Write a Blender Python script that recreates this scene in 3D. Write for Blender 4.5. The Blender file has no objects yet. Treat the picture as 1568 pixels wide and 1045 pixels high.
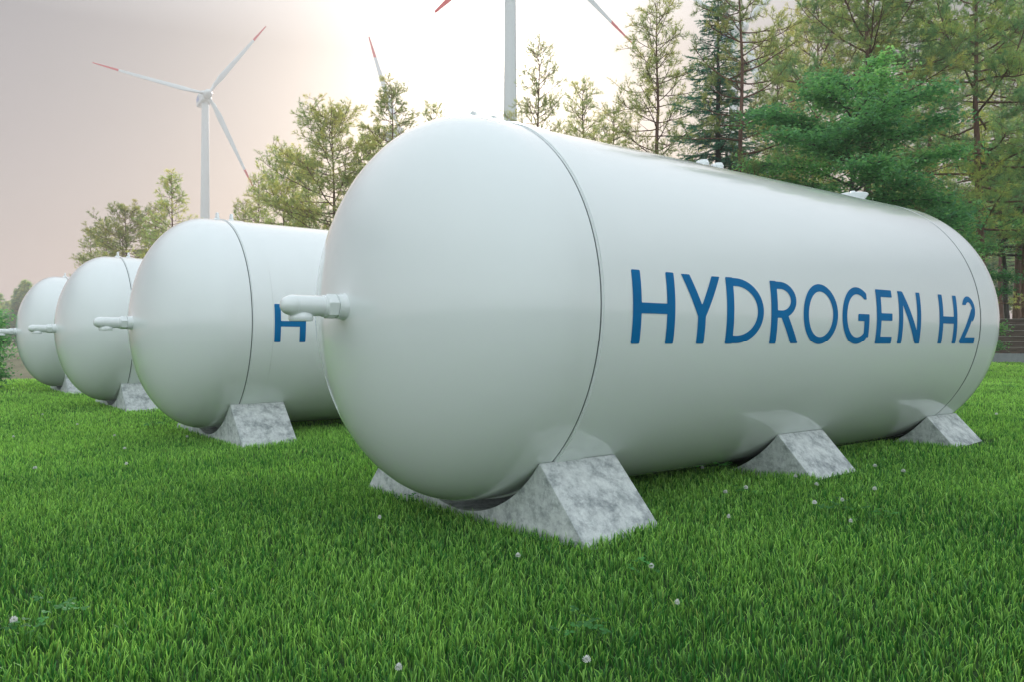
import bpy, math, random
import numpy as np
from mathutils import Vector, Matrix

S = bpy.context.scene
COL = S.collection
R_ = math.radians

# ------------------------------------------------------------------ camera
CAMZ = 1.12
cam = bpy.data.cameras.new("camera"); camo = bpy.data.objects.new("camera", cam); COL.objects.link(camo)
camo.location = (0, 0, CAMZ); camo.rotation_euler = (R_(90.0 + 0.146), 0, 0)
cam.lens = 28.0; cam.sensor_width = 36.0; cam.clip_start = 0.05; cam.clip_end = 3000
S.camera = camo

# ------------------------------------------------------------------ sky, sun, exposure
SUN_AZ, SUN_EL = R_(-1.8), R_(19.5)
sun_dir = Vector((math.sin(SUN_AZ)*math.cos(SUN_EL), math.cos(SUN_AZ)*math.cos(SUN_EL), math.sin(SUN_EL)))
W = bpy.data.worlds.new("World"); S.world = W; W.use_nodes = True
def world_nodes():
    nt = W.node_tree; N = nt.nodes; L = nt.links; N.clear()
    out = N.new('ShaderNodeOutputWorld'); bg = N.new('ShaderNodeBackground'); bg.inputs['Strength'].default_value = 1.0
    L.new(bg.outputs[0], out.inputs['Surface'])
    tc = N.new('ShaderNodeTexCoord'); nrm = N.new('ShaderNodeVectorMath'); nrm.operation = 'NORMALIZE'
    L.new(tc.outputs['Generated'], nrm.inputs[0])
    sky = N.new('ShaderNodeTexSky'); sky.sky_type = 'NISHITA'; sky.sun_disc = False
    sky.sun_elevation = SUN_EL; sky.sun_rotation = SUN_AZ % (2*math.pi); sky.dust_density = 5; sky.air_density = 1.2; sky.ozone_density = 1
    sep = N.new('ShaderNodeSeparateXYZ'); L.new(nrm.outputs[0], sep.inputs[0])
    # hazy overcast veil by elevation
    ramp = N.new('ShaderNodeValToRGB'); L.new(sep.outputs['Z'], ramp.inputs[0])
    e = ramp.color_ramp.elements
    e[0].position = 0.0; e[0].color = (0.46, 0.395, 0.39, 1)
    e[1].position = 1.0; e[1].color = (0.56, 0.64, 0.68, 1)
    for p, c in ((0.12, (0.25, 0.215, 0.222, 1)), (0.34, (0.02, 0.03, 0.045, 1)), (0.50, (0.52, 0.57, 0.61, 1)), (0.7, (0.58, 0.65, 0.69, 1))):
        k = e.new(p); k.color = c
    # soft cloud variation
    mp = N.new('ShaderNodeMapping'); mp.inputs['Scale'].default_value = (1.2, 1.2, 4.0); L.new(nrm.outputs[0], mp.inputs[0])
    nz = N.new('ShaderNodeTexNoise'); nz.inputs['Scale'].default_value = 1.6; nz.inputs['Detail'].default_value = 4; L.new(mp.outputs[0], nz.inputs['Vector'])
    mr = N.new('ShaderNodeMapRange'); mr.inputs['To Min'].default_value = 0.98; mr.inputs['To Max'].default_value = 1.02; L.new(nz.outputs[0], mr.inputs[0])
    mul = N.new('ShaderNodeVectorMath'); mul.operation = 'SCALE'; L.new(ramp.outputs[0], mul.inputs[0]); L.new(mr.outputs[0], mul.inputs['Scale'])
    # aureole of the veiled sun
    dot = N.new('ShaderNodeVectorMath'); dot.operation = 'DOT_PRODUCT'; L.new(nrm.outputs[0], dot.inputs[0]); dot.inputs[1].default_value = sun_dir
    mx = N.new('ShaderNodeMath'); mx.operation = 'MAXIMUM'; L.new(dot.outputs['Value'], mx.inputs[0]); mx.inputs[1].default_value = 0
    # the sky opposite the veiled sun is an even, brighter and bluer overcast
    sb = N.new('ShaderNodeMapRange'); L.new(sep.outputs['Y'], sb.inputs[0]); sb.inputs['From Min'].default_value = 0.25; sb.inputs['From Max'].default_value = -0.6; sb.inputs['To Min'].default_value = 0; sb.inputs['To Max'].default_value = 1
    bk = N.new('ShaderNodeValToRGB'); L.new(sep.outputs['Z'], bk.inputs[0]); be = bk.color_ramp.elements
    be[0].position = 0.0; be[0].color = (0.80, 0.88, 0.90, 1); be[1].position = 1.0; be[1].color = (0.56, 0.64, 0.68, 1)
    k2 = be.new(0.35); k2.color = (1.02, 1.13, 1.18, 1); k3 = be.new(0.15); k3.color = (1.06, 1.17, 1.21, 1)
    bm_ = N.new('ShaderNodeMix'); bm_.data_type = 'RGBA'; L.new(sb.outputs[0], bm_.inputs['Factor']); L.new(mul.outputs[0], bm_.inputs[6]); L.new(bk.outputs[0], bm_.inputs[7])
    acc = bm_.outputs[2]
    for pw, col in ((10.0, (0.03, 0.03, 0.035)), (34.0, (0.21, 0.23, 0.27)), (130.0, (0.5, 0.52, 0.56)), (600.0, (4.0, 3.6, 3.1))):
        po = N.new('ShaderNodeMath'); po.operation = 'POWER'; L.new(mx.outputs[0], po.inputs[0]); po.inputs[1].default_value = pw
        sc = N.new('ShaderNodeVectorMath'); sc.operation = 'SCALE'; sc.inputs[0].default_value = col; L.new(po.outputs[0], sc.inputs['Scale'])
        ad = N.new('ShaderNodeVectorMath'); ad.operation = 'ADD'; L.new(acc, ad.inputs[0]); L.new(sc.outputs[0], ad.inputs[1]); acc = ad.outputs[0]
    s2 = N.new('ShaderNodeVectorMath'); s2.operation = 'SCALE'; s2.inputs['Scale'].default_value = 0.012; L.new(sky.outputs[0], s2.inputs[0])
    ad = N.new('ShaderNodeVectorMath'); ad.operation = 'ADD'; L.new(acc, ad.inputs[0]); L.new(s2.outputs[0], ad.inputs[1])
    L.new(ad.outputs[0], bg.inputs['Color'])
world_nodes()
sl = bpy.data.lights.new("sun", 'SUN'); sl.energy = 2.6; sl.angle = R_(7); sl.color = (1.0, 0.965, 0.92)
so = bpy.data.objects.new("sun", sl); COL.objects.link(so); so.location = (0, 0, 60)
so.rotation_euler = (-sun_dir).to_track_quat('-Z', 'Y').to_euler()
S.view_settings.view_transform = 'Standard'; S.view_settings.look = 'None'; S.view_settings.gamma = 1; S.view_settings.exposure = 1.0
S.render.engine = 'CYCLES'
S.cycles.max_bounces = 8; S.cycles.transparent_max_bounces = 8; S.cycles.volume_bounces = 1
S.cycles.use_denoising = True

# ------------------------------------------------------------------ helpers
def mat(name): 
    m = bpy.data.materials.new(name); m.use_nodes = True; nt = m.node_tree
    return m, nt, nt.nodes['Principled BSDF']
def noise(nt, scale, detail=4, rough=0.5, vec=None, coord='Object'):
    n = nt.nodes.new('ShaderNodeTexNoise'); n.inputs['Scale'].default_value = scale; n.inputs['Detail'].default_value = detail; n.inputs['Roughness'].default_value = rough
    if vec is None:
        tc = nt.nodes.new('ShaderNodeTexCoord'); vec = tc.outputs[coord]
    nt.links.new(vec, n.inputs['Vector']); return n
def ramp(nt, fac, stops):
    r = nt.nodes.new('ShaderNodeValToRGB'); nt.links.new(fac, r.inputs[0]); e = r.color_ramp.elements
    e[0].position, e[0].color = stops[0][0], (*stops[0][1], 1); e[1].position, e[1].color = stops[-1][0], (*stops[-1][1], 1)
    for p, c in stops[1:-1]:
        k = e.new(p); k.color = (*c, 1)
    return r
def bump(nt, b, h, strength=0.3, dist=0.02):
    n = nt.nodes.new('ShaderNodeBump'); n.inputs['Strength'].default_value = strength; n.inputs['Distance'].default_value = dist
    nt.links.new(h, n.inputs['Height']); nt.links.new(n.outputs[0], b.inputs['Normal'])

def nmesh(name, V, F=None, m=None, parent=None, smooth=False, flat_quads=None, tris=None, colors=None):
    """mesh object from numpy arrays; F = list of faces, or tris/flat_quads as int arrays"""
    me = bpy.data.meshes.new(name)
    V = np.asarray(V, dtype=np.float32).reshape(-1, 3)
    if F is not None:
        me.from_pydata([tuple(map(float, v)) for v in V], [], [tuple(int(i) for i in f) for f in F])
    else:
        loops = []; starts = []; tot = 0
        if flat_quads is not None and len(flat_quads):
            q = np.asarray(flat_quads, dtype=np.int32); loops.append(q.ravel()); starts.append(np.arange(len(q))*4); tot = len(q)*4
        if tris is not None and len(tris):
            t = np.asarray(tris, dtype=np.int32); loops.append(t.ravel()); starts.append(tot+np.arange(len(t))*3)
        loops = np.concatenate(loops).astype(np.int32); starts = np.concatenate(starts).astype(np.int32)
        me.vertices.add(len(V)); me.vertices.foreach_set('co', V.ravel())
        me.loops.add(len(loops)); me.loops.foreach_set('vertex_index', loops)
        me.polygons.add(len(starts)); me.polygons.foreach_set('loop_start', starts)
        me.update(calc_edges=True)
    if colors is not None:
        a = me.attributes.new('tint', 'FLOAT_COLOR', 'POINT')
        c = np.ones((len(V), 4), dtype=np.float32); c[:, :3] = colors; a.data.foreach_set('color', c.ravel())
    if smooth: me.polygons.foreach_set('use_smooth', np.ones(len(me.polygons), dtype=bool))
    me.validate(); me.update()
    if m is not None: me.materials.append(m)
    o = bpy.data.objects.new(name, me); COL.objects.link(o)
    if parent is not None: o.parent = parent
    return o
def tag(o, label=None, cat=None, group=None, kind=None):
    for k, v in (('label', label), ('category', cat), ('group', group), ('kind', kind)):
        if v: o[k] = v
    return o
def empty(name, loc, rot=(0, 0, 0)):
    o = bpy.data.objects.new(name, None); COL.objects.link(o); o.location = loc; o.rotation_euler = rot; o.empty_display_size = 0.2
    return o
def copy_tree(o, parent=None):
    c = o.copy(); COL.objects.link(c); c.parent = parent
    for ch in list(o.children): copy_tree(ch, c)
    return c
def smooth_by_angle(o, ang=35):
    me = o.data; me.polygons.foreach_set('use_smooth', np.ones(len(me.polygons), dtype=bool))
    import bmesh
    bm = bmesh.new(); bm.from_mesh(me)
    for e in bm.edges:
        if len(e.link_faces) == 2 and e.calc_face_angle(0) > R_(ang): e.smooth = False
        else: e.smooth = True
    bm.to_mesh(me); bm.free()
def bevel(o, w, seg=2):
    b = o.modifiers.new('bevel', 'BEVEL'); b.width = w; b.segments = seg; b.limit_method = 'ANGLE'; b.angle_limit = R_(30)

class Geo:
    def __init__(s): s.v = []; s.f = []
    def add(s, V, F):
        n = len(s.v); s.v.extend([tuple(p) for p in V]); s.f.extend([tuple(i+n for i in f) for f in F]); return s
    def tube(s, pts, rad, n=8, cap=True):
        pts = [Vector(p) for p in pts]; V = []; F = []
        if not hasattr(rad, '__len__'): rad = [rad]*len(pts)
        up = Vector((0, 0, 1)) if abs((pts[1]-pts[0]).normalized().z) < .9 else Vector((1, 0, 0))
        u = None
        for i, p in enumerate(pts):
            d = (pts[min(i+1, len(pts)-1)]-pts[max(i-1, 0)]).normalized()
            u = d.cross(up).normalized() if u is None else (u-d*u.dot(d)).normalized()
            w = d.cross(u)
            for k in range(n):
                a = 2*math.pi*k/n; V.append(p+(u*math.cos(a)+w*math.sin(a))*rad[i])
        for i in range(len(pts)-1):
            for k in range(n): F.append((i*n+k, i*n+(k+1) % n, (i+1)*n+(k+1) % n, (i+1)*n+k))
        if cap: F.append(tuple(range(n-1, -1, -1))); F.append(tuple((len(pts)-1)*n+k for k in range(n)))
        return s.add(V, F)
    def lathe(s, prof, org, axis, n=48, u=None):
        """prof: list of (along, radius)"""
        axis = Vector(axis).normalized(); org = Vector(org)
        u = Vector(u) if u else axis.orthogonal().normalized(); w = axis.cross(u); V = []; F = []; rings = []
        for a, r in prof:
            if r < 1e-6: rings.append([len(V)]); V.append(org+axis*a)
            else:
                rings.append(list(range(len(V), len(V)+n)))
                for k in range(n):
                    t = 2*math.pi*k/n; V.append(org+axis*a+(u*math.cos(t)+w*math.sin(t))*r)
        for A, B in zip(rings, rings[1:]):
            if len(A) == 1 and len(B) == 1: continue
            for k in range(n):
                k2 = (k+1) % n
                if len(A) == 1: F.append((A[0], B[k2], B[k]))
                elif len(B) == 1: F.append((A[k], A[k2], B[0]))
                else: F.append((A[k], A[k2], B[k2], B[k]))
        return s.add(V, F)
    def box(s, x0, x1, y0, y1, z0, z1):
        V = [(x, y, z) for z in (z0, z1) for x, y in ((x0, y0), (x1, y0), (x1, y1), (x0, y1))]
        return s.add(V, [(3, 2, 1, 0), (4, 5, 6, 7), (0, 1, 5, 4), (1, 2, 6, 5), (2, 3, 7, 6), (3, 0, 4, 7)])
    def build(s, name, m, parent=None, smooth=False):
        o = nmesh(name, s.v, F=s.f, m=m, parent=parent)
        if smooth: smooth_by_angle(o)
        return o

# ------------------------------------------------------------------ materials
def m_paint():
    m, nt, b = mat('white_enamel')
    n = noise(nt, 0.8, 2, 0.4)
    r = ramp(nt, n.outputs[0], [(0.3, (0.83, 0.87, 0.875)), (0.7, (0.85, 0.885, 0.89))]); nt.links.new(r.outputs[0], b.inputs['Base Color'])
    b.inputs['Roughness'].default_value = 0.19
    b.inputs['Coat Weight'].default_value = 0.75; b.inputs['Coat Roughness'].default_value = 0.05
    return m
def m_plain(name, col, rough=0.5, metal=0.0):
    m, nt, b = mat(name)
    n = noise(nt, 6, 4); r = ramp(nt, n.outputs[0], [(0.3, tuple(c*0.9 for c in col)), (0.7, tuple(min(1, c*1.06) for c in col))])
    nt.links.new(r.outputs[0], b.inputs['Base Color']); b.inputs['Roughness'].default_value = rough; b.inputs['Metallic'].default_value = metal
    return m
def m_concrete():
    m, nt, b = mat('mottled_concrete')
    n = noise(nt, 8.0, 10, 0.80); n.inputs['Distortion'].default_value = 0.15
    r = ramp(nt, n.outputs[0], [(0.33, (0.24, 0.27, 0.285)), (0.43, (0.44, 0.475, 0.495)), (0.52, (0.66, 0.695, 0.71)), (0.68, (0.80, 0.83, 0.84))])
    n2 = noise(nt, 22, 8, 0.8); r2 = ramp(nt, n2.outputs[0], [(0.33, (0.62, 0.62, 0.62)), (0.6, (1.05, 1.04, 1.02))])
    mx = nt.nodes.new('ShaderNodeMix'); mx.data_type = 'RGBA'; mx.blend_type = 'MULTIPLY'; mx.inputs['Factor'].default_value = 0.7
    nt.links.new(r.outputs[0], mx.inputs[6]); nt.links.new(r2.outputs[0], mx.inputs[7]); nt.links.new(mx.outputs[2], b.inputs['Base Color'])
    b.inputs['Roughness'].default_value = 0.85
    n3 = noise(nt, 30, 6, 0.7); bump(nt, b, n3.outputs[0], 0.5, 0.01)
    return m
def m_leaf(name, tint=(1, 1, 1), trans=0.4, rough=0.5):
    """colour from the per-leaf 'tint' attribute"""
    m, nt, b = mat(name); N = nt.nodes; L = nt.links
    at = N.new('ShaderNodeAttribute'); at.attribute_name = 'tint'
    oi = N.new('ShaderNodeObjectInfo'); mr = N.new('ShaderNodeMapRange'); mr.inputs['To Min'].default_value = 0.8; mr.inputs['To Max'].default_value = 1.2
    L.new(oi.outputs['Random'], mr.inputs[0])
    sc = N.new('ShaderNodeVectorMath'); sc.operation = 'SCALE'; L.new(at.outputs['Color'], sc.inputs[0]); L.new(mr.outputs[0], sc.inputs['Scale'])
    mu = N.new('ShaderNodeVectorMath'); mu.operation = 'MULTIPLY'; L.new(sc.outputs[0], mu.inputs[0]); mu.inputs[1].default_value = tint
    L.new(mu.outputs[0], b.inputs['Base Color']); b.inputs['Roughness'].default_value = rough; b.inputs['Specular IOR Level'].default_value = 0.3
    tr = N.new('ShaderNodeBsdfTranslucent'); t2 = N.new('ShaderNodeVectorMath'); t2.operation = 'MULTIPLY'; L.new(mu.outputs[0], t2.inputs[0]); t2.inputs[1].default_value = (1.75, 1.75, 1.05)
    L.new(t2.outputs[0], tr.inputs['Color'])
    ms = N.new('ShaderNodeMixShader'); ms.inputs[0].default_value = trans
    L.new(b.outputs[0], ms.inputs[1]); L.new(tr.outputs[0], ms.inputs[2]); L.new(ms.outputs[0], N['Material Output'].inputs['Surface'])
    return m
def m_bark(name, c0, c1):
    m, nt, b = mat(name)
    tc = nt.nodes.new('ShaderNodeTexCoord'); mp = nt.nodes.new('ShaderNodeMapping'); mp.inputs['Scale'].default_value = (1, 1, 0.25); nt.links.new(tc.outputs['Object'], mp.inputs[0])
    n = noise(nt, 14, 6, 0.7, vec=mp.outputs[0]); r = ramp(nt, n.outputs[0], [(0.35, c0), (0.65, c1)]); nt.links.new(r.outputs[0], b.inputs['Base Color'])
    b.inputs['Roughness'].default_value = 0.9; bump(nt, b, n.outputs[0], 0.8, 0.03); return m
PAINT = m_paint()
BLUE = m_plain('blue_lettering_paint', (0.0, 0.165, 0.42), 0.5); BLUE.node_tree.nodes['Principled BSDF'].inputs['Specular IOR Level'].default_value = 0.15
GROOVE_SHADE = m_plain('groove_shade', (0.05, 0.065, 0.075), 0.5)  # dark tone standing in for the shade inside the seam grooves
CONC = m_concrete()
TURB = m_plain('turbine_white', (0.76, 0.82, 0.83), 0.45)
RED = m_plain('signal_red', (0.72, 0.03, 0.03), 0.45)
NEEDLE = m_leaf('pine_needles', trans=0.6); SPRUCE = m_leaf('spruce_needles', trans=0.35); LEAF = m_leaf('broad_leaves', trans=0.45)
GRASS = m_leaf('grass_blades', trans=0.28, rough=0.38)
BARK_RED = m_bark('pine_bark', (0.10, 0.055, 0.045), (0.25, 0.135, 0.10)); BARK_GREY = m_bark('grey_bark', (0.05, 0.045, 0.045), (0.13, 0.115, 0.11))

# ------------------------------------------------------------------ layout of the tank row (from the photograph)
TA = Vector((math.cos(0.6610), math.sin(0.6610), 0)); TB = Vector((-math.sin(0.6610), math.cos(0.6610), 0))
P0 = Vector((-0.40, 5.266, CAMZ+0.2215)); TR = 1.25; TL = 5.361; DOME = 0.779; PITCH = 5.377; DZ = 0.0135
def ab(x, y):
    dx = x-P0.x; dy = y-P0.y
    return dx*TA.x+dy*TA.y, dx*TB.x+dy*TB.y
def hgt(x, y):
    x = np.asarray(x, dtype=float); y = np.asarray(y, dtype=float); s, t = ab(x, y)
    h = np.interp(s, [-3, -1, 0.3, 2.7, 5.1, 8, 15, 34, 60], [-0.01, -0.045, -0.03, 0.075, 0.135, 0.2, 0.26, 0.3, 0.3])
    h = h+np.clip(t, 0, 40)*0.0025+np.interp(-t, [0.6, 1.2], [0, 0.045])*np.interp(s, [-0.6, 0.3, 3, 5], [0.2, 0.8, 1.0, 0.5])
    h = h+0.012*np.sin(x*1.3+0.7)*np.sin(y*1.1+1.9)+0.008*np.sin(x*3.1+y*2.3)
    return h
def h1(x, y): return float(hgt(x, y))
def at(px, depth):   # ground point seen in photo column px at a given depth
    x = (px-784)/1219.6*depth; return x, depth, h1(x, depth)

# ------------------------------------------------------------------ ground
def ground():
    ax = np.concatenate([-np.geomspace(330, 26, 26), np.linspace(-25, 25, 160), np.geomspace(26, 330, 26)])
    ay = np.concatenate([-np.geomspace(330, 9, 24), np.linspace(-8, 45, 170), np.geomspace(46, 330, 26)])
    X, Y = np.meshgrid(ax, ay); Z = hgt(X, Y)
    V = np.stack([X, Y, Z], -1).reshape(-1, 3); nx = len(ax); i = np.arange(len(ay)-1)[:, None]*nx+np.arange(nx-1)[None]
    q = np.stack([i, i+1, i+nx+1, i+nx], -1).reshape(-1, 4)
    m, nt, b = mat('soil_and_turf'); N = nt.nodes; L = nt.links
    geo = N.new('ShaderNodeNewGeometry')
    n = noise(nt, 3.0, 8, 0.7, vec=geo.outputs['Position']); n2 = noise(nt, 40.0, 5, 0.7, vec=geo.outputs['Position'])
    g = ramp(nt, n2.outputs[0], [(0.3, (0.014, 0.045, 0.008)), (0.7, (0.045, 0.120, 0.024))])
    d = ramp(nt, n.outputs[0], [(0.3, (0.15, 0.145, 0.085)), (0.7, (0.26, 0.24, 0.145))])
    # beyond the row (across the tanks) the mown lawn gives way to a dry field
    dt = N.new('ShaderNodeVectorMath'); dt.operation = 'DOT_PRODUCT'; L.new(geo.outputs['Position'], dt.inputs[0]); dt.inputs[1].default_value = (TB.x, TB.y, 0)
    ad = N.new('ShaderNodeMath'); ad.operation = 'MULTIPLY_ADD'; L.new(n.outputs[0], ad.inputs[0]); ad.inputs[1].default_value = 1.5; L.new(dt.outputs['Value'], ad.inputs[2])
    edge = P0.x*TB.x+P0.y*TB.y+22.6
    mr = N.new('ShaderNodeMapRange'); L.new(ad.outputs[0], mr.inputs[0]); mr.inputs['From Min'].default_value = edge; mr.inputs['From Max'].default_value = edge+0.8
    mx = N.new('ShaderNodeMix'); mx.data_type = 'RGBA'; L.new(mr.outputs[0], mx.inputs['Factor']); L.new(g.outputs[0], mx.inputs[6]); L.new(d.outputs[0], mx.inputs[7])
    L.new(mx.outputs[2], b.inputs['Base Color']); b.inputs['Roughness'].default_value = 0.95; bump(nt, b, n2.outputs[0], 0.6, 0.05)
    o = nmesh('ground', V, flat_quads=q, m=m, smooth=True); tag(o, 'mown lawn turning into a dry pale field beyond the tanks', kind='structure')
ground()

# ------------------------------------------------------------------ hydrogen tanks
def sd_seg(P, a, b, w):
    pa = P-np.array(a); ba = np.array(b, float)-np.array(a); t = np.clip((pa@ba)/(ba@ba), 0, 1); d = pa-t[..., None]*ba
    return np.hypot(d[..., 0], d[..., 1])-w
def sd_bar(P, a, b, wa):      # straight bar with nearly square ends (rounded a little)
    a = np.array(a, float); b = np.array(b, float); L = np.linalg.norm(b-a); u = (b-a)/L; q = P-(a+b)/2
    x = np.abs(q@u)-L/2; y = np.abs(q@np.array([-u[1], u[0]]))-wa; r = 0.004
    x = x+r; y = y+r
    return np.hypot(np.maximum(x, 0), np.maximum(y, 0))+np.minimum(np.maximum(x, y), 0)-r
def sd_ell(P, c, rx, ry):     # approximate ellipse distance
    q = P-np.array(c); k = np.hypot(q[..., 0]/rx, q[..., 1]/ry); g = np.hypot(q[..., 0]/rx**2, q[..., 1]/ry**2)
    return np.where(g < 1e-6, -min(rx, ry), k*(k-1)/np.maximum(g, 1e-6))
def letters(P):
    """signed distance of HYDROGEN H2 in the unrolled (along, up) plane; cap height CH, baseline 0"""
    CH = 0.425; x = P[..., 0]; y = P[..., 1]; sh = []
    def bar(a, b, w=0.0325): sh.append(sd_bar(P, a, b, w)-0.003)
    def clipy(d): return np.maximum(d, np.maximum(-y, y-CH))
    hy = 0.028
    def H(x0, x1, w):
        bar((x0+w, 0), (x0+w, CH), w); bar((x1-w, 0), (x1-w, CH), w); bar((x0+w, CH*0.49), (x1-w, CH*0.49), hy)
    H(0.408, 0.765, 0.033)
    w = 0.034                                                   # Y
    sh.append(clipy(sd_bar(P, (0.858, CH+0.03), (1.016, CH*0.405), w))); sh.append(clipy(sd_bar(P, (1.183, CH+0.03), (1.016, CH*0.405), w))); bar((1.016, 0), (1.016, CH*0.42), w)
    def D(x0, x1, y0, y1, w, t, flat):                         # D bowl: left flat part then ellipse
        cx = x0+flat; cy = (y0+y1)/2; o = np.where(x < cx, np.abs(y-cy)-(y1-y0)/2, sd_ell(P, (cx, cy), x1-cx, (y1-y0)/2))
        i = np.where(x < cx, np.abs(y-cy)-(y1-y0)/2+t, sd_ell(P, (cx, cy), x1-cx-w, (y1-y0)/2-t))
        return np.maximum(np.maximum(o, -i), x0-x)
    bar((1.266+0.034, 0), (1.266+0.034, CH), 0.034); sh.append(D(1.29, 1.655, 0.0, CH, 0.066, 0.052, 0.08))
    bar((1.743+0.034, 0), (1.743+0.034, CH), 0.034); sh.append(D(1.77, 2.037, CH*0.42, CH, 0.066, 0.050, 0.09))       # R
    sh.append(clipy(sd_bar(P, (1.885, CH*0.48), (2.055, -0.03), 0.036)))
    c = (2.347, CH/2); sh.append(np.maximum(sd_ell(P, c, 0.224, CH/2+0.006), -sd_ell(P, c, 0.158, CH/2-0.048)))      # O
    c = (2.855, CH/2); rx, ry = 0.222, CH/2+0.006; ring = np.maximum(sd_ell(P, c, rx, ry), -sd_ell(P, c, rx-0.066, ry-0.054))   # G
    cutx = np.maximum(2.97-x, np.maximum(CH*0.13-y, y-CH*0.80)); ring = np.maximum(ring, -np.maximum(2.86-x, np.maximum(CH*0.2-y, y-CH*0.80)))
    ring = np.maximum(ring, x-2.99); sh.append(ring)
    bar((2.985, CH*0.12), (2.985, CH*0.53), 0.034); bar((2.86, CH*0.53-0.024), (3.0, CH*0.53-0.024), 0.024)
    bar((3.137+0.033, 0), (3.137+0.033, CH), 0.033)                                                              # E
    for yy, xe in ((0.026, 3.385), (CH*0.5, 3.375), (CH-0.026, 3.38)): bar((3.16, yy), (xe, yy), 0.0262)
    bar((3.49+0.031, 0), (3.49+0.031, CH), 0.031); bar((3.858-0.031, 0), (3.858-0.031, CH), 0.031)                # N
    sh.append(clipy(sd_bar(P, (3.507, CH+0.02), (3.841, -0.02), 0.036)))
    H(4.198, 4.537, 0.033)
    # 2: arc + diagonal + base
    c = (4.775, CH-0.118); a = np.maximum(sd_ell(P, c, 0.132, 0.124), -sd_ell(P, c, 0.068, 0.070))
    hide = np.maximum(x-4.735, y-(CH-0.075)); a = np.maximum(a, -np.maximum(y-(c[1]-0.01), x-4.84)); a = np.maximum(a, -hide); sh.append(a)
    sh.append(np.maximum(sd_bar(P, (4.885, c[1]+0.03), (4.63, 0.0), 0.034), np.maximum(-y, y-(c[1]+0.01)))); bar((4.632, 0.027), (4.915, 0.027), 0.027)
    return np.minimum.reduce(sh)
def lettering_mesh(parent, xa, xb):
    st = 0.0065; xs = np.arange(xa, xb, st); ys = np.arange(-0.02, 0.45, st)
    X, Y = np.meshgrid(xs, ys); D = letters(np.stack([X, Y], -1)); ny, nx = D.shape
    V = []; F = []; cache = {}
    def vid(key, p):
        if key not in cache: cache[key] = len(V); V.append(p)
        return cache[key]
    ins = D < 0
    cells = np.argwhere(ins[:-1, :-1] | ins[1:, :-1] | ins[:-1, 1:] | ins[1:, 1:])
    for j, i in cells:
        cor = [(j, i), (j, i+1), (j+1, i+1), (j+1, i)]; poly = []
        for k in range(4):
            a = cor[k]; b = cor[(k+1) % 4]; da = D[a]; db = D[b]
            if da < 0: poly.append(vid(a, (xs[a[1]], ys[a[0]])))
            if (da < 0) != (db < 0):
                t = da/(da-db); poly.append(vid((min(a, b), max(a, b)), (xs[a[1]]+(xs[b[1]]-xs[a[1]])*t, ys[a[0]]+(ys[b[0]]-ys[a[0]])*t)))
        if len(poly) >= 3: F.append(tuple(poly))
    th0 = R_(-10.3); r = TR+0.0022; out = []
    for x, y in V:
        a = th0+y/TR; out.append((x, -math.cos(a)*r, math.sin(a)*r))
    return nmesh('lettering', out, F=F, m=BLUE, parent=parent, smooth=True)

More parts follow.
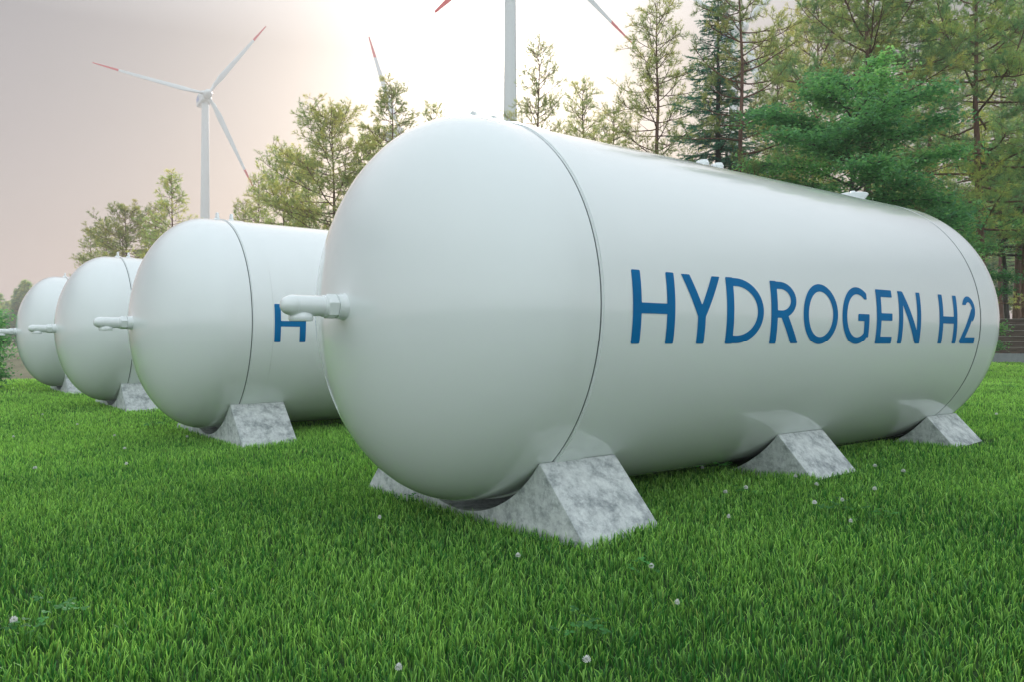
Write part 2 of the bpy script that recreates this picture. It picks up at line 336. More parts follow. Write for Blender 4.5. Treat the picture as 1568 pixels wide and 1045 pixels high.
def make_tank():
    # local frame: +X along the tank, -Y the written side, origin on the axis at the near dome's rim
    root = empty('gas_tank', P0, (0, 0, 0.6610))
    g = 0.010; prof = [(0.0, TR)]
    def groove(s):
        g = 0.0065 if s < 1 else 0.016
        return [(s-g, TR), (s-g*0.6, TR-0.007), (s+g*0.6, TR-0.007), (s+g, TR)]
    prof += groove(0.157) + [(2.6, TR)] + groove(5.03) + [(TL, TR)]
    Geo().lathe(prof, (0, 0, 0), (1, 0, 0), 160).build('shell', PAINT, root, True)
    def dome(sgn, org):
        p = []
        for k in range(40+1):
            u = math.pi/2*k/40; p.append((-sgn*0+sgn*DOME*math.sin(u), TR*math.cos(u) if k < 40 else 0.0))
        o = Geo().lathe(p, (org, 0, 0), (1, 0, 0), 160).build('end_cap', PAINT, root, True)
        return o
    d1 = dome(-1, 0.0); d2 = dome(1, TL)
    for s, g in ((0.157, 0.0065), (5.03, 0.016)):
        Geo().lathe([(s-g*0.55, TR-0.0075), (s-g*0.55, TR-0.0020), (s+g*0.55, TR-0.0020), (s+g*0.55, TR-0.0075)], (0, 0, 0), (1, 0, 0), 160).build('seam_ring', GROOVE_SHADE, root, True)
    # raised reinforcing band beside the near seam
    Geo().lathe([(0.171, TR+0.0002), (0.173, TR+0.009), (0.389, TR+0.009), (0.394, TR+0.0002)], (0, 0, 0), (1, 0, 0), 160).build('band', PAINT, root, True)
    lettering_mesh(root, 0.39, 3.95); lettering_mesh(root, 4.1, 4.96)
    # outlet: boss, hexagonal nut, pipe turning down
    fl = [(-DOME+0.03, 0.094)]+[(-DOME+0.012-0.062*k/8, 0.074+0.013*(1-k/8)**2.0) for k in range(9)]+[(-DOME-0.052, 0.0)]
    Geo().lathe(fl, (0, 0, 0), (1, 0, 0), 40).build('flange', PAINT, root, True)
    nut = Geo().lathe([(-DOME-0.050, 0.0), (-DOME-0.050, 0.070), (-DOME-0.055, 0.076), (-DOME-0.112, 0.076), (-DOME-0.118, 0.070), (-DOME-0.118, 0.0)], (0, 0, 0), (1, 0, 0), 6).build('nut', PAINT, root)
    bevel(nut, 0.004)
    Geo().lathe([(-DOME-0.11, 0.0), (-DOME-0.11, 0.066), (-DOME-0.132, 0.066), (-DOME-0.136, 0.061), (-DOME-0.150, 0.0605), (-DOME-0.30, 0.0605), (-DOME-0.302, 0.062)]+[(-DOME-0.305-0.085*math.sin(math.pi/2*k/9), 0.0621*math.cos(math.pi/2*k/9)**0.8 if k < 9 else 0.0) for k in range(10)], (0, 0, 0), (1, 0, 0), 40).build('outlet_pipe', PAINT, root, True)
    Geo().lathe([(0.0, 0.050), (-0.003, 0.066), (0.010, 0.072), (0.028, 0.070), (0.055, 0.050), (0.055, 0.045), (0.012, 0.045), (0.0, 0.050)], (-DOME-0.262, 0.012, -0.088), (0, 0, 1), 36).build('pipe_collar', PAINT, root, True)
    # lifting lugs and valves along the crown
    def lug(s):
        gg = Geo(); gg.lathe([(TR-0.01, 0.055), (TR+0.012, 0.05), (TR+0.03, 0.03), (TR+0.032, 0)], (s, 0, 0), (0, 0, 1), 24)
        # plate with an eye, facing along the tank
        n = 28; ro, ri, cz, hw = 0.036, 0.013, TR+0.062, 0.011; V = []; F = []
        outer = []
        for k in range(n):
            a = 2*math.pi*k/n-math.pi/2; y = ro*math.cos(a); z = cz+ro*math.sin(a)
            if z < cz: y = math.copysign(ro+0.018*(cz-z)/ro*min(1, abs(math.cos(a))+.6), math.cos(a)) if abs(math.cos(a)) > 0.15 else y; z = cz+(z-cz)*1.35
            outer.append((y, z))
        for sx in (-hw, hw):
            for y, z in outer: V.append((s+sx, y, z))
            for k in range(n):
                a = 2*math.pi*k/n-math.pi/2; V.append((s+sx, ri*math.cos(a), cz+ri*math.sin(a)))
        for k in range(n):
            j = (k+1) % n
            F += [(k, j, n+j, n+k), (2*n+j, 2*n+k, 3*n+k, 3*n+j), (j, k, 2*n+k, 2*n+j), (n+k, n+j, 3*n+j, 3*n+k)]
        gg.add(V, F); return gg.build('lifting_lug', PAINT, root, True)
    for s in (0.175, 0.345): lug(s)
    def valve(s):
        gg = Geo(); gg.lathe([(TR-0.01, 0.05), (TR+0.02, 0.046), (TR+0.03, 0.03), (TR+0.05, 0.028), (TR+0.055, 0.042), (TR+0.085, 0.048), (TR+0.11, 0.036), (TR+0.12, 0.0)], (s, 0, 0), (0, 0, 1), 24)
        gg.tube([(s, 0, TR+0.075), (s-0.085, 0, TR+0.08)], 0.014, 12)
        return gg.build('relief_valve', PAINT, root, True)
    for s in (2.6, 2.8): valve(s)
    gg = Geo(); gg.lathe([(TR-0.02, 0.10), (TR+0.02, 0.105), (TR+0.085, 0.155), (TR+0.095, 0.15), (TR+0.105, 0.03), (TR+0.13, 0.022), (TR+0.135, 0.0)], (5.16-0.12, 0, 0), (0, 0, 1), 32)
    gg.build('inspection_cover', PAINT, root, True)
    return root
tank = make_tank()
tanks = [tank]
tlab = ['nearest and largest white hydrogen tank, blue HYDROGEN H2 lettering fully readable',
        'second white tank behind the nearest one, only a blue H of its lettering showing',
        'third white tank, between the farthest tank and the one showing a blue H',
        'farthest and smallest white tank at the left end of the row, beside the leafy bush']
for k in range(1, 4):
    c = copy_tree(tank); c.location = P0+TB*PITCH*k+Vector((0, 0, DZ*k)); tanks.append(c)
for t, l in zip(tanks, tlab): tag(t, l, 'gas tank', 'hydrogen tanks lying in a row on the lawn')

def saddle_mesh():
    # cross-section in (lateral b, z rel. to the tank axis), extruded 0.6 m along the tank
    th = R_(-47.5); bt = math.cos(th)*TR; zt = math.sin(th)*TR-0.001; zb = -1.46-0.25; bb = bt+0.40*(zt-zb)/0.415
    rc = 1.084; zc = zt-(-math.sqrt(rc*rc-bt*bt)); zc = zt+math.sqrt(rc*rc-bt*bt)
    arc = []
    for k in range(49):
        b = -bt+2*bt*k/48; arc.append((b, zc-math.sqrt(rc*rc-b*b)))
    out = [(-bb, zb)]+arc+[(bb, zb)]; n = len(out); V = []; 
    for x in (0.0, 0.62):
        for b, z in out: V.append((x, b, z))
    F = [tuple((k, k+1, n+k+1, n+k)) for k in range(n-1)]+[(n-1, 0, n, 2*n-1)]
    # the ends as quads between arc and base line
    import bisect
    base = len(V); 
    for x in (0.0, 0.62):
        for b, z in out[1:-1]: V.append((x, b, zb))
    m = n-2
    for e, off in ((0, 0), (1, n)):
        bo = base+e*m
        fs = [(0+off, 1+off, bo), (n-2+off, n-1+off, bo+m-1)]+[(1+k+off, 2+k+off, bo+k+1, bo+k) for k in range(m-1)]
        F += [f if e else f[::-1] for f in fs]
    F = [f for f in F if f != (n-1, 0, n, 2*n-1)]
    o = nmesh('concrete_saddle', V, F=F, m=CONC); smooth_by_angle(o, 30); bevel(o, 0.006, 2)
    o.data.name = 'concrete_saddle'; return o
sad = None
slab = {0: 'near end of the HYDROGEN H2 tank, largest block', 1: 'middle of the readable HYDROGEN H2 tank', 2: 'far right end of the readable HYDROGEN H2 tank'}
who = ['', 'tank showing only a blue H', 'third tank of the row', 'farthest smallest tank']
posn = ['near end', 'middle', 'far end']
for k in range(4):
    for i, s in enumerate((0.05, 2.42, 4.84)):
        if sad is None: sad = saddle_mesh(); o = sad
        else: o = sad.copy(); COL.objects.link(o)
        org = P0+TB*PITCH*k+Vector((0, 0, DZ*k))+TA*s
        o.location = org; o.rotation_euler = (0, 0, 0.6610)
        tag(o, 'mottled grey concrete saddle under the '+(slab[i] if k == 0 else posn[i]+' of the '+who[k]), 'concrete saddle', 'concrete saddles under the tanks')

# ------------------------------------------------------------------ wind turbines
def make_turbine(hub_px, hub_py, d, yaw, rot, L, tilt, dia_s, label, cs=1.0):
    hub = Vector(((hub_px-784)/1219.6*d, d, (525.6-hub_py)/1219.6*d+CAMZ))
    yaw = R_(yaw); ti = R_(tilt); n = Vector((math.cos(yaw)*math.cos(ti), math.sin(yaw)*math.cos(ti), math.sin(ti)))
    ov = 3.2; tx = hub.x-n.x*ov; ty = hub.y-n.y*ov; tz = hub.z-n.z*ov-1.6
    root = empty('wind_turbine', (tx, ty, 0))
    loc = hub-Vector((tx, ty, 0))
    h = tz; prof = [(-0.5, 0), (-0.5, 2.1*dia_s)]+[(h*k/12, (2.1-0.85*k/12)*dia_s) for k in range(13)]+[(h, 0)]
    Geo().lathe(prof, (0, 0, 0), (0, 0, 1), 40).build('tower', TURB, root, True)
    # nacelle: tapered rounded box behind the hub
    u = Vector((0, 0, 1)).cross(n).normalized(); v = n.cross(u)
    def P(a, b, c): return loc+n*a+u*b+v*c
    secs = [(-1.0, 1.25, 1.5, -1.5), (-2.0, 1.75, 1.75, -1.9), (-6.0, 1.8, 1.85, -1.9), (-9.2, 1.5, 1.6, -1.4)]
    V = []; F = []
    for a, w, t, b in secs: V += [P(a, -w, b), P(a, w, b), P(a, w, t), P(a, -w, t)]
    for i in range(3):
        for k in range(4): F.append((i*4+k, i*4+(k+1) % 4, i*4+4+(k+1) % 4, i*4+4+k))
    F += [(3, 2, 1, 0), (12, 13, 14, 15)]
    nac = Geo().add(V, F).build('nacelle', TURB, root); bevel(nac, 0.35, 3)
    gm = Geo()
    for q in (-4.2, -5.2, -6.4):     # blue strokes of the maker's mark on the flank towards the camera
        sd = -1 if u.dot(Vector((0, -1, 0))) < 0 else 1
        yy = sd*1.84; V = [P(q, yy, -0.7), P(q-0.45, yy, -0.7), P(q-1.15, yy, 0.9), P(q-0.7, yy, 0.9)]
        V2 = [p+u*sd*0.04 for p in V]
        gm.add(V+V2, [(0, 1, 2, 3), (4, 5, 6, 7), (0, 1, 5, 4), (1, 2, 6, 5), (2, 3, 7, 6), (3, 0, 4, 7)])
    gm.build('logo', m_blue_mark, root)
    Geo().lathe([(-1.0, 0), (-1.0, 1.35), (0.0, 1.5), (0.9, 1.35), (1.6, 0.95), (2.05, 0.45), (2.2, 0)], loc, n, 32).build('rotor_hub', TURB, root, True)
    for i in range(3):
        a = R_(rot)+i*2*math.pi/3; d_ = u*math.cos(a)+v*math.sin(a); c_ = (n.cross(d_)).normalized()
        def sect(t):
            r = 1.0+(L-1.0)*t
            ch = 0.9 if t < 0.03 else (0.9+(2.3-0.9)*min(1, (t-0.03)/0.17) if t < 0.2 else 2.3*(1-(t-0.2)/0.8)**0.9*0.84+0.37)
            ch *= cs if t > 0.1 else 1
            th = 0.9 if t < 0.03 else max(0.10, 0.9*(1-t)**1.6*0.8)
            tw = R_(22*(1-t)**2+4); cc = c_*math.cos(tw)+n*math.sin(tw); nn = n*math.cos(tw)-c_*math.sin(tw)
            ctr = loc+d_*r+n*(0.9*t*t); pts = []
            for k in range(14):
                q = 2*math.pi*k/14; off = math.cos(q)*ch/2; 
                pts.append(ctr+cc*(off+(0.15*ch if t > .05 else 0))+nn*math.sin(q)*th/2*(1+0.4*math.cos(q)))
            return pts
        def blade(ts, name, m, par, capend):
            V = []; F = []
            for t in ts: V += sect(t)
            for j in range(len(ts)-1):
                for k in range(14): F.append((j*14+k, j*14+(k+1) % 14, j*14+14+(k+1) % 14, j*14+14+k))
            F += [tuple(range(13, -1, -1)), tuple((len(ts)-1)*14+k for k in range(14))]
            return Geo().add(V, F).build(name, m, par, True)
        bl = blade([0, 0.02, 0.05, 0.09, 0.13, 0.17, 0.2, 0.24, 0.3, 0.4, 0.5, 0.6, 0.7, 0.78], 'blade', TURB, root, 1)
        bt = blade([0.7802, 0.85, 0.9, 0.95, 0.985, 1.0], 'blade_tip', RED, bl, 1)
    tag(root, label, 'wind turbine', 'wind turbines with red blade tips')
    return root
m_blue_mark = m_plain('blue_mark', (0.12, 0.25, 0.62), 0.5)
make_turbine(317.6, 143.3, 261, -55.6, 54.2, 33.9, 6.5, 0.90, 'white wind turbine showing its whole rotor above the two middle tanks', 0.82)
make_turbine(801.6, -109.8, 150, -38.3, 102.8, 38.6, 7.1, 0.80, 'white wind turbine with the thick tower rising straight behind the nearest tank')
make_turbine(612.2, 200.4, 300, -52.0, 109.4, 35.6, 5.1, 0.85, 'distant wind turbine, only one red-tipped blade showing over the pines beside the nearest dome', 1.5)
make_turbine(1136.4, 42, 210, -62.0, 42.6, 32.6, 8.0, 0.85, 'wind turbine half hidden behind the dark spruce, its blades showing between the needles')

# ------------------------------------------------------------------ trees
def rot_about(v, axis, a):
    return Matrix.Rotation(a, 3, axis) @ v
class Tree:
    def __init__(s, seed): s.rng = random.Random(seed); s.np = np.random.default_rng(seed); s.wood = Geo(); s.tp = []; s.td = []; s.tt = []
    def tuft(s, p, d, tint): s.tp.append(tuple(p)); s.td.append(tuple(d)); s.tt.append(tint)
def needles(T, per, length, width, spread, back, palette, droop=0.0):
    """expand tufts into thin needle triangles"""
    rng = T.np; P = np.repeat(np.array(T.tp), per, 0); D = np.repeat(np.array(T.td), per, 0); t = np.repeat(np.array(T.tt), per)
    n = len(P); D = D/np.linalg.norm(D, axis=1, keepdims=True)
    r = rng.normal(size=(n, 3)); perp = r-(r*D).sum(1, keepdims=True)*D; perp /= np.linalg.norm(perp, axis=1, keepdims=True)+1e-9
    a = rng.uniform(spread[0], spread[1], n)[:, None]; dirn = D*np.cos(a)+perp*np.sin(a); dirn[:, 2] -= droop
    base = P-D*rng.uniform(0, back, n)[:, None]; L = length*rng.uniform(0.6, 1.15, n)[:, None]
    r2 = rng.normal(size=(n, 3)); sd = np.cross(dirn, r2); sd /= np.linalg.norm(sd, axis=1, keepdims=True)+1e-9; sd *= width/2
    V = np.stack([base-sd, base+sd, base+dirn*L], 1).reshape(-1, 3)
    pal = np.array(palette); k = np.clip(t+rng.normal(0, 0.12, n), 0, 0.999)*(len(pal)-1); i = k.astype(int); f = (k-i)[:, None]; c = pal[i]*(1-f)+pal[np.minimum(i+1, len(pal)-1)]*f
    return V, np.arange(3*n).reshape(-1, 3), np.repeat(c, 3, 0)
def leaves(T, per, size, rad, flat, palette, flatpos=0.35):
    rng = T.np; P = np.repeat(np.array(T.tp), per, 0); t = np.repeat(np.array(T.tt), per); n = len(P)
    off = rng.normal(size=(n, 3))*rad; off[:, 2] *= flatpos; P = P+off
    N = rng.normal(size=(n, 3))*flat; N[:, 2] += 1; N /= np.linalg.norm(N, axis=1, keepdims=True)
    a = rng.normal(size=(n, 3)); u = a-(a*N).sum(1, keepdims=True)*N; u /= np.linalg.norm(u, axis=1, keepdims=True)+1e-9; w = np.cross(N, u)
    s = size*rng.uniform(0.6, 1.2, n)[:, None]
    V = np.stack([P-u*s*0.5, P-w*s*0.33+u*s*0.05, P+u*s*0.5-N*s*0.12, P+w*s*0.33+u*s*0.05], 1).reshape(-1, 3)
    pal = np.array(palette); k = np.clip(t+rng.normal(0, 0.15, n), 0, 0.999)*(len(pal)-1); i = k.astype(int); f = (k-i)[:, None]; c = pal[i]*(1-f)+pal[np.minimum(i+1, len(pal)-1)]*f
    return V, np.arange(4*n).reshape(-1, 4), np.repeat(c, 4, 0)

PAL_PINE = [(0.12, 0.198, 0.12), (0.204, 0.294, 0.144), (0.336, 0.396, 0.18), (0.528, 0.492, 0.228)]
PAL_BLUEPINE = [(0.086, 0.201, 0.161), (0.138, 0.27, 0.184), (0.241, 0.356, 0.196), (0.483, 0.483, 0.207)]
PAL_SPRUCE = [(0.03, 0.127, 0.113), (0.067, 0.226, 0.18), (0.12, 0.316, 0.226)]
PAL_MAPLE = [(0.072, 0.194, 0.115), (0.115, 0.288, 0.151), (0.187, 0.403, 0.187), (0.317, 0.561, 0.245)]

def pine(name, seed, H=12.0, cb=0.25, spread=2.6, dens=1.0, per=13, shape='cone', pal=PAL_PINE, r0=None, nl=0.13, nw=0.0095, twl=1.35, lowtint=0.35):
    T = Tree(seed); rg = T.rng; r0 = r0 or H*0.0115
    pts = []; x = y = 0.0
    for k in range(15):
        x += rg.uniform(-.05, .05); y += rg.uniform(-.05, .05); pts.append(Vector((x, y, H*k/14)))
    T.wood.tube([pts[0]-Vector((0, 0, 0.4))]+pts, [r0*1.25]+[r0*(1-0.93*(k/14)**0.9) for k in range(15)], 10)
    def tp(z):
        k = min(13, max(0, int(z/H*14))); f = z/H*14-k; return pts[k].lerp(pts[k+1], f)
    z = cb*H; az = rg.uniform(0, 6.28)
    while z < H*0.985:
        u = (z/H-cb)/(1-cb)
        if shape == 'cone': prof = (1-u)**0.75*0.95+0.10
        elif shape == 'round': prof = math.sqrt(max(0.02, 1-(2*u-0.85)**2*0.85)) if u > 0.4 else 0.75+0.2*u
        else: prof = 1-0.5*u
        nb = rg.choice((2, 3, 3, 4)) if dens >= 1 else rg.choice((2, 2, 3))
        for _ in range(nb):
            az += 2.39996+rg.uniform(-.4, .4)
            L = spread*prof*rg.uniform(0.62, 1.12)
            if rg.random() < 0.08: L *= 0.4
            el = R_(-10+42*u**1.3+rg.uniform(-16, 18)); d = Vector((math.cos(az)*math.cos(el), math.sin(az)*math.cos(el), math.sin(el)))
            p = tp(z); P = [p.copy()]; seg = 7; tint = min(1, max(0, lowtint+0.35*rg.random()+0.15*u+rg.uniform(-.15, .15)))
            for k in range(seg):
                d = (d+Vector((rg.uniform(-.13, .13), rg.uniform(-.13, .13), 0.05+rg.uniform(-.13, .13)))).normalized(); p = p+d*(L/seg); P.append(p.copy())
            rb = max(0.012, r0*0.30*(1-0.75*u)*min(1, L/spread+0.2)); T.wood.tube(P, [rb*(1-0.85*k/seg)+0.004 for k in range(seg+1)], 5, False)
            # secondary shoots in every direction, each ending in a few small needle tufts
            nt_ = int((L*5.0+3)*dens*1.25)
            for q in range(nt_):
                f = 0.15+0.85*(q+rg.random())/nt_; k = min(seg-1, int(f*seg)); b = P[k].lerp(P[k+1], f*seg-k); dd = (P[k+1]-P[k]).normalized()
                ax = dd.orthogonal().normalized(); ax = rot_about(ax, dd, rg.uniform(0, 6.28)); t = rot_about(dd, ax, R_(rg.uniform(25, 75))); t.z = t.z*0.8+0.12; t.normalize()
                tl = twl*rg.uniform(0.30, 0.80)*(0.5+0.5*(1-f))*min(1.2, 0.4+L/3.0); m = b+t*tl*0.5; t2 = (t+Vector((rg.uniform(-.25, .25), rg.uniform(-.25, .25), 0.22))).normalized(); e = m+t2*tl*0.5
                T.wood.tube([b, m, e], [0.010, 0.007, 0.004], 3, False); tt = tint+rg.uniform(-.22, .22)
                T.tuft(e, t2, tt+.1); T.tuft(e-t2*0.09, t2, tt)
                nn = 2+int(tl/0.16)
                for j in range(nn):
                    ff = 0.3+0.65*(j+rg.random())/nn; pp = b.lerp(m, ff/0.5) if ff < 0.5 else m.lerp(e, (ff-0.5)/0.5)
                    s3 = rot_about(t2, rot_about(t2.orthogonal().normalized(), t2, rg.uniform(0, 6.28)), R_(rg.uniform(30, 70))); s3.z += 0.25; s3.normalize(); sl_ = rg.uniform(0.08, 0.24)
                    if sl_ > 0.15: T.wood.tube([pp, pp+s3*sl_], [0.005, 0.003], 3, False)
                    T.tuft(pp+s3*sl_, s3, tt+rg.uniform(-.1, .15))
                    if sl_ > 0.13: T.tuft(pp+s3*(sl_-0.08), s3, tt)
            T.tuft(P[-1], d, tint+.15); T.tuft(P[-1]-d*0.1, d, tint+.1)
        z += H*rg.uniform(0.012, 0.026)*(1.0 if dens >= 1 else 1.35)*(1.15-0.5*u)
    T.tuft(pts[-1], Vector((0, 0, 1)), 0.8); T.tuft(pts[-1]-Vector((0, 0, .12)), Vector((0, 0, 1)), 0.8)
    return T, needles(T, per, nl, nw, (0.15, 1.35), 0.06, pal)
def spruce(name, seed, H=12.0, spread=2.2):
    T = Tree(seed); rg = T.rng; r0 = H*0.011
    T.wood.tube([(0, 0, -0.4), (0, 0, H*0.5), (0, 0, H)], [r0, r0*0.6, 0.01], 9)
    z = 0.12*H; az = 0
    while z < H*0.98:
        u = z/H; L0 = spread*(1-u)**0.8+0.15
        for _ in range(rg.choice((4, 5, 6))):
            az += 2.39996+rg.uniform(-.3, .3); L = L0*rg.uniform(0.6, 1.15); el = R_(-12+45*u+rg.uniform(-8, 8)); d = Vector((math.cos(az)*math.cos(el), math.sin(az)*math.cos(el), math.sin(el)))
            p = Vector((0, 0, z)); P = [p.copy()]; seg = 6; tint = rg.random()
            for k in range(seg):
                d = (d+Vector((rg.uniform(-.06, .06), rg.uniform(-.06, .06), (-0.12 if k < 3 else 0.12)))).normalized(); p = p+d*(L/seg); P.append(p.copy())
            T.wood.tube(P, [0.022*(1-0.8*k/seg) for k in range(seg+1)], 4, False)
            n_ = int(L*13)+3
            for q in range(n_):
                f = 0.12+0.88*(q+rg.random())/n_; k = min(seg-1, int(f*seg)); b = P[k].lerp(P[k+1], f*seg-k); dd = (P[k+1]-P[k]).normalized()
                t = rot_about(dd, Vector((0, 0, 1)), rg.choice((-1, 1))*R_(rg.uniform(35, 70))); t = (t+Vector((0, 0, -0.30+rg.uniform(-.2, .1)))).normalized(); tl = (0.15+0.34*(1-f)*min(1, L))*rg.uniform(.7, 1.4)
                T.wood.tube([b, b+t*tl], [0.006, 0.003], 3, False)
                for j in range(max(2, int(tl/0.065))):
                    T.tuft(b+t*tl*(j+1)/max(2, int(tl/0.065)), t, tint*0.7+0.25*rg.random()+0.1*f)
        z += H*rg.uniform(0.012, 0.022)
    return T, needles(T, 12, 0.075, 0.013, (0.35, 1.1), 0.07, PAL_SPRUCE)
def broadleaf(name, seed, H=8.0, spread=2.6, per=20, size=0.105, base=0.12, pal=PAL_MAPLE, nlimb=26):
    T = Tree(seed); rg = T.rng; r0 = H*0.013
    trunk = [Vector((0, 0, -0.3))]; 
    for k in range(1, 10): trunk.append(Vector((rg.uniform(-.12, .12)*k/5, rg.uniform(-.12, .12)*k/5, H*0.93*k/9)))
    T.wood.tube(trunk, [r0*(1-0.88*k/9) for k in range(10)], 8)
    for i in range(nlimb):
        f = base+(0.97-base)*(i+rg.random())/nlimb; k = min(8, int(f*9)); p = trunk[k].lerp(trunk[k+1], f*9-k); az = i*2.39996+rg.uniform(-.4, .4)
        u = (f-base)/(1-base); L = spread*math.sqrt(max(0.05, 1-(1.75*u-0.62)**2*0.80))*rg.uniform(.72, 1.12)
        el = R_(14+38*u+rg.uniform(-16, 20)); d = Vector((math.cos(az)*math.cos(el), math.sin(az)*math.cos(el), math.sin(el))); P = [p.copy()]; seg = 6; tint = 0.2+0.5*rg.random()
        for q in range(seg):
            d = (d+Vector((rg.uniform(-.15, .15), rg.uniform(-.15, .15), -0.10))).normalized(); p = p+d*(L/seg); P.append(p.copy())
        T.wood.tube(P, [r0*0.42*(1-0.6*u)*(1-0.85*q/seg)+0.004 for q in range(seg+1)], 5, False)
        nb = int(9+L*5)
        for q in range(nb):
            g = 0.18+0.82*(q+rg.random())/nb; k = min(seg-1, int(g*seg)); b = P[k].lerp(P[k+1], g*seg-k); dd = (P[k+1]-P[k]).normalized(); dd.z *= 0.35; dd.normalize()
            t = rot_about(dd, Vector((0, 0, 1)), rg.choice((-1, 1))*R_(rg.uniform(20, 70))); tl = rg.uniform(.3, .9)*(0.6+0.4*(1-g))*min(1.2, L/1.6); e = b+t*tl+Vector((0, 0, rg.uniform(-.22, .34)*tl))
            T.wood.tube([b, e], [0.009, 0.004], 3, False)
            for j in range(1+int(tl/0.17)):
                T.tuft(b.lerp(e, (j+1)/(1+int(tl/0.17))), t, tint+rg.uniform(-.12, .2))
    return T, leaves(T, per, size, 0.15, 0.5, pal, 0.6)
def make_tree(kind, fn, m_leafy, m_wood, quads=False, **kw):
    T, (V, I, C) = fn(kind, **kw)
    root = empty(kind, (0, 0, 0))
    T.wood.build('trunk', m_wood, root, True)
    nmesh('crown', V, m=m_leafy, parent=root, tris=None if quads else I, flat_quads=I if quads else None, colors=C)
    print(kind, kw.get('seed'), len(I), len(T.wood.f)); return root
protoH = {}
def proto(kind, H, *a, **k):
    r = make_tree(kind, *a, H=H, **k); protoH[r] = [H, False]; return r
pineA = proto('pine_tree', 12.0, pine, NEEDLE, BARK_RED, seed=3, cb=0.18, spread=3.3, shape='cone', dens=0.78)
pineB = proto('pine_tree', 12.0, pine, NEEDLE, BARK_RED, seed=8, cb=0.22, spread=3.4, shape='round', dens=0.95)
pineC = proto('pine_tree', 12.0, pine, NEEDLE, BARK_RED, seed=15, cb=0.20, spread=2.9, shape='cone', dens=0.66, per=10)      # thin
pineD = proto('pine_tree', 15.0, pine, NEEDLE, BARK_RED, seed=21, cb=0.28, spread=3.9, shape='round', dens=0.95, pal=PAL_BLUEPINE, r0=0.17, nl=0.16, per=18)   # big
pineE = proto('pine_tree', 15.0, pine, NEEDLE, BARK_RED, seed=34, cb=0.50, spread=3.2, shape='round', dens=0.8, per=9, pal=PAL_BLUEPINE, r0=0.2)   # tall bare trunk
pineF = proto('pine_tree', 12.0, pine, NEEDLE, BARK_RED, seed=61, cb=0.30, spread=2.1, shape='flat', dens=0.42, per=14, r0=0.11)
spr = proto('spruce_tree', 13.0, spruce, SPRUCE, BARK_GREY, seed=5, spread=2.4)
mapA = proto('maple_tree', 8.5, broadleaf, LEAF, BARK_GREY, True, seed=11, spread=2.5, nlimb=46, per=19)
mapC = proto('maple_tree', 6.5, broadleaf, LEAF, BARK_GREY, True, seed=41, spread=2.3, nlimb=34, per=15, base=0.52)
mapB = proto('maple_tree', 6.5, broadleaf, LEAF, BARK_GREY, True, seed=27, spread=2.4, nlimb=36, per=19)
def plant_tree(p, px, topy, depth, label, rz, wide=1.0, group=None, cat='tree', x=None):
    H0, used = protoH[p]; r = p if not used else copy_tree(p); protoH[p][1] = True
    gx, gy, gz = at(px, depth); need = (525.6-topy)/1219.6*depth+CAMZ-gz; s = need/H0
    r.location = (gx, gy, gz); r.scale = (s*wide, s*wide, s); r.rotation_euler = (0, 0, rz)
    tag(r, label, cat, group); return r
GP = 'trees standing behind the tank row'
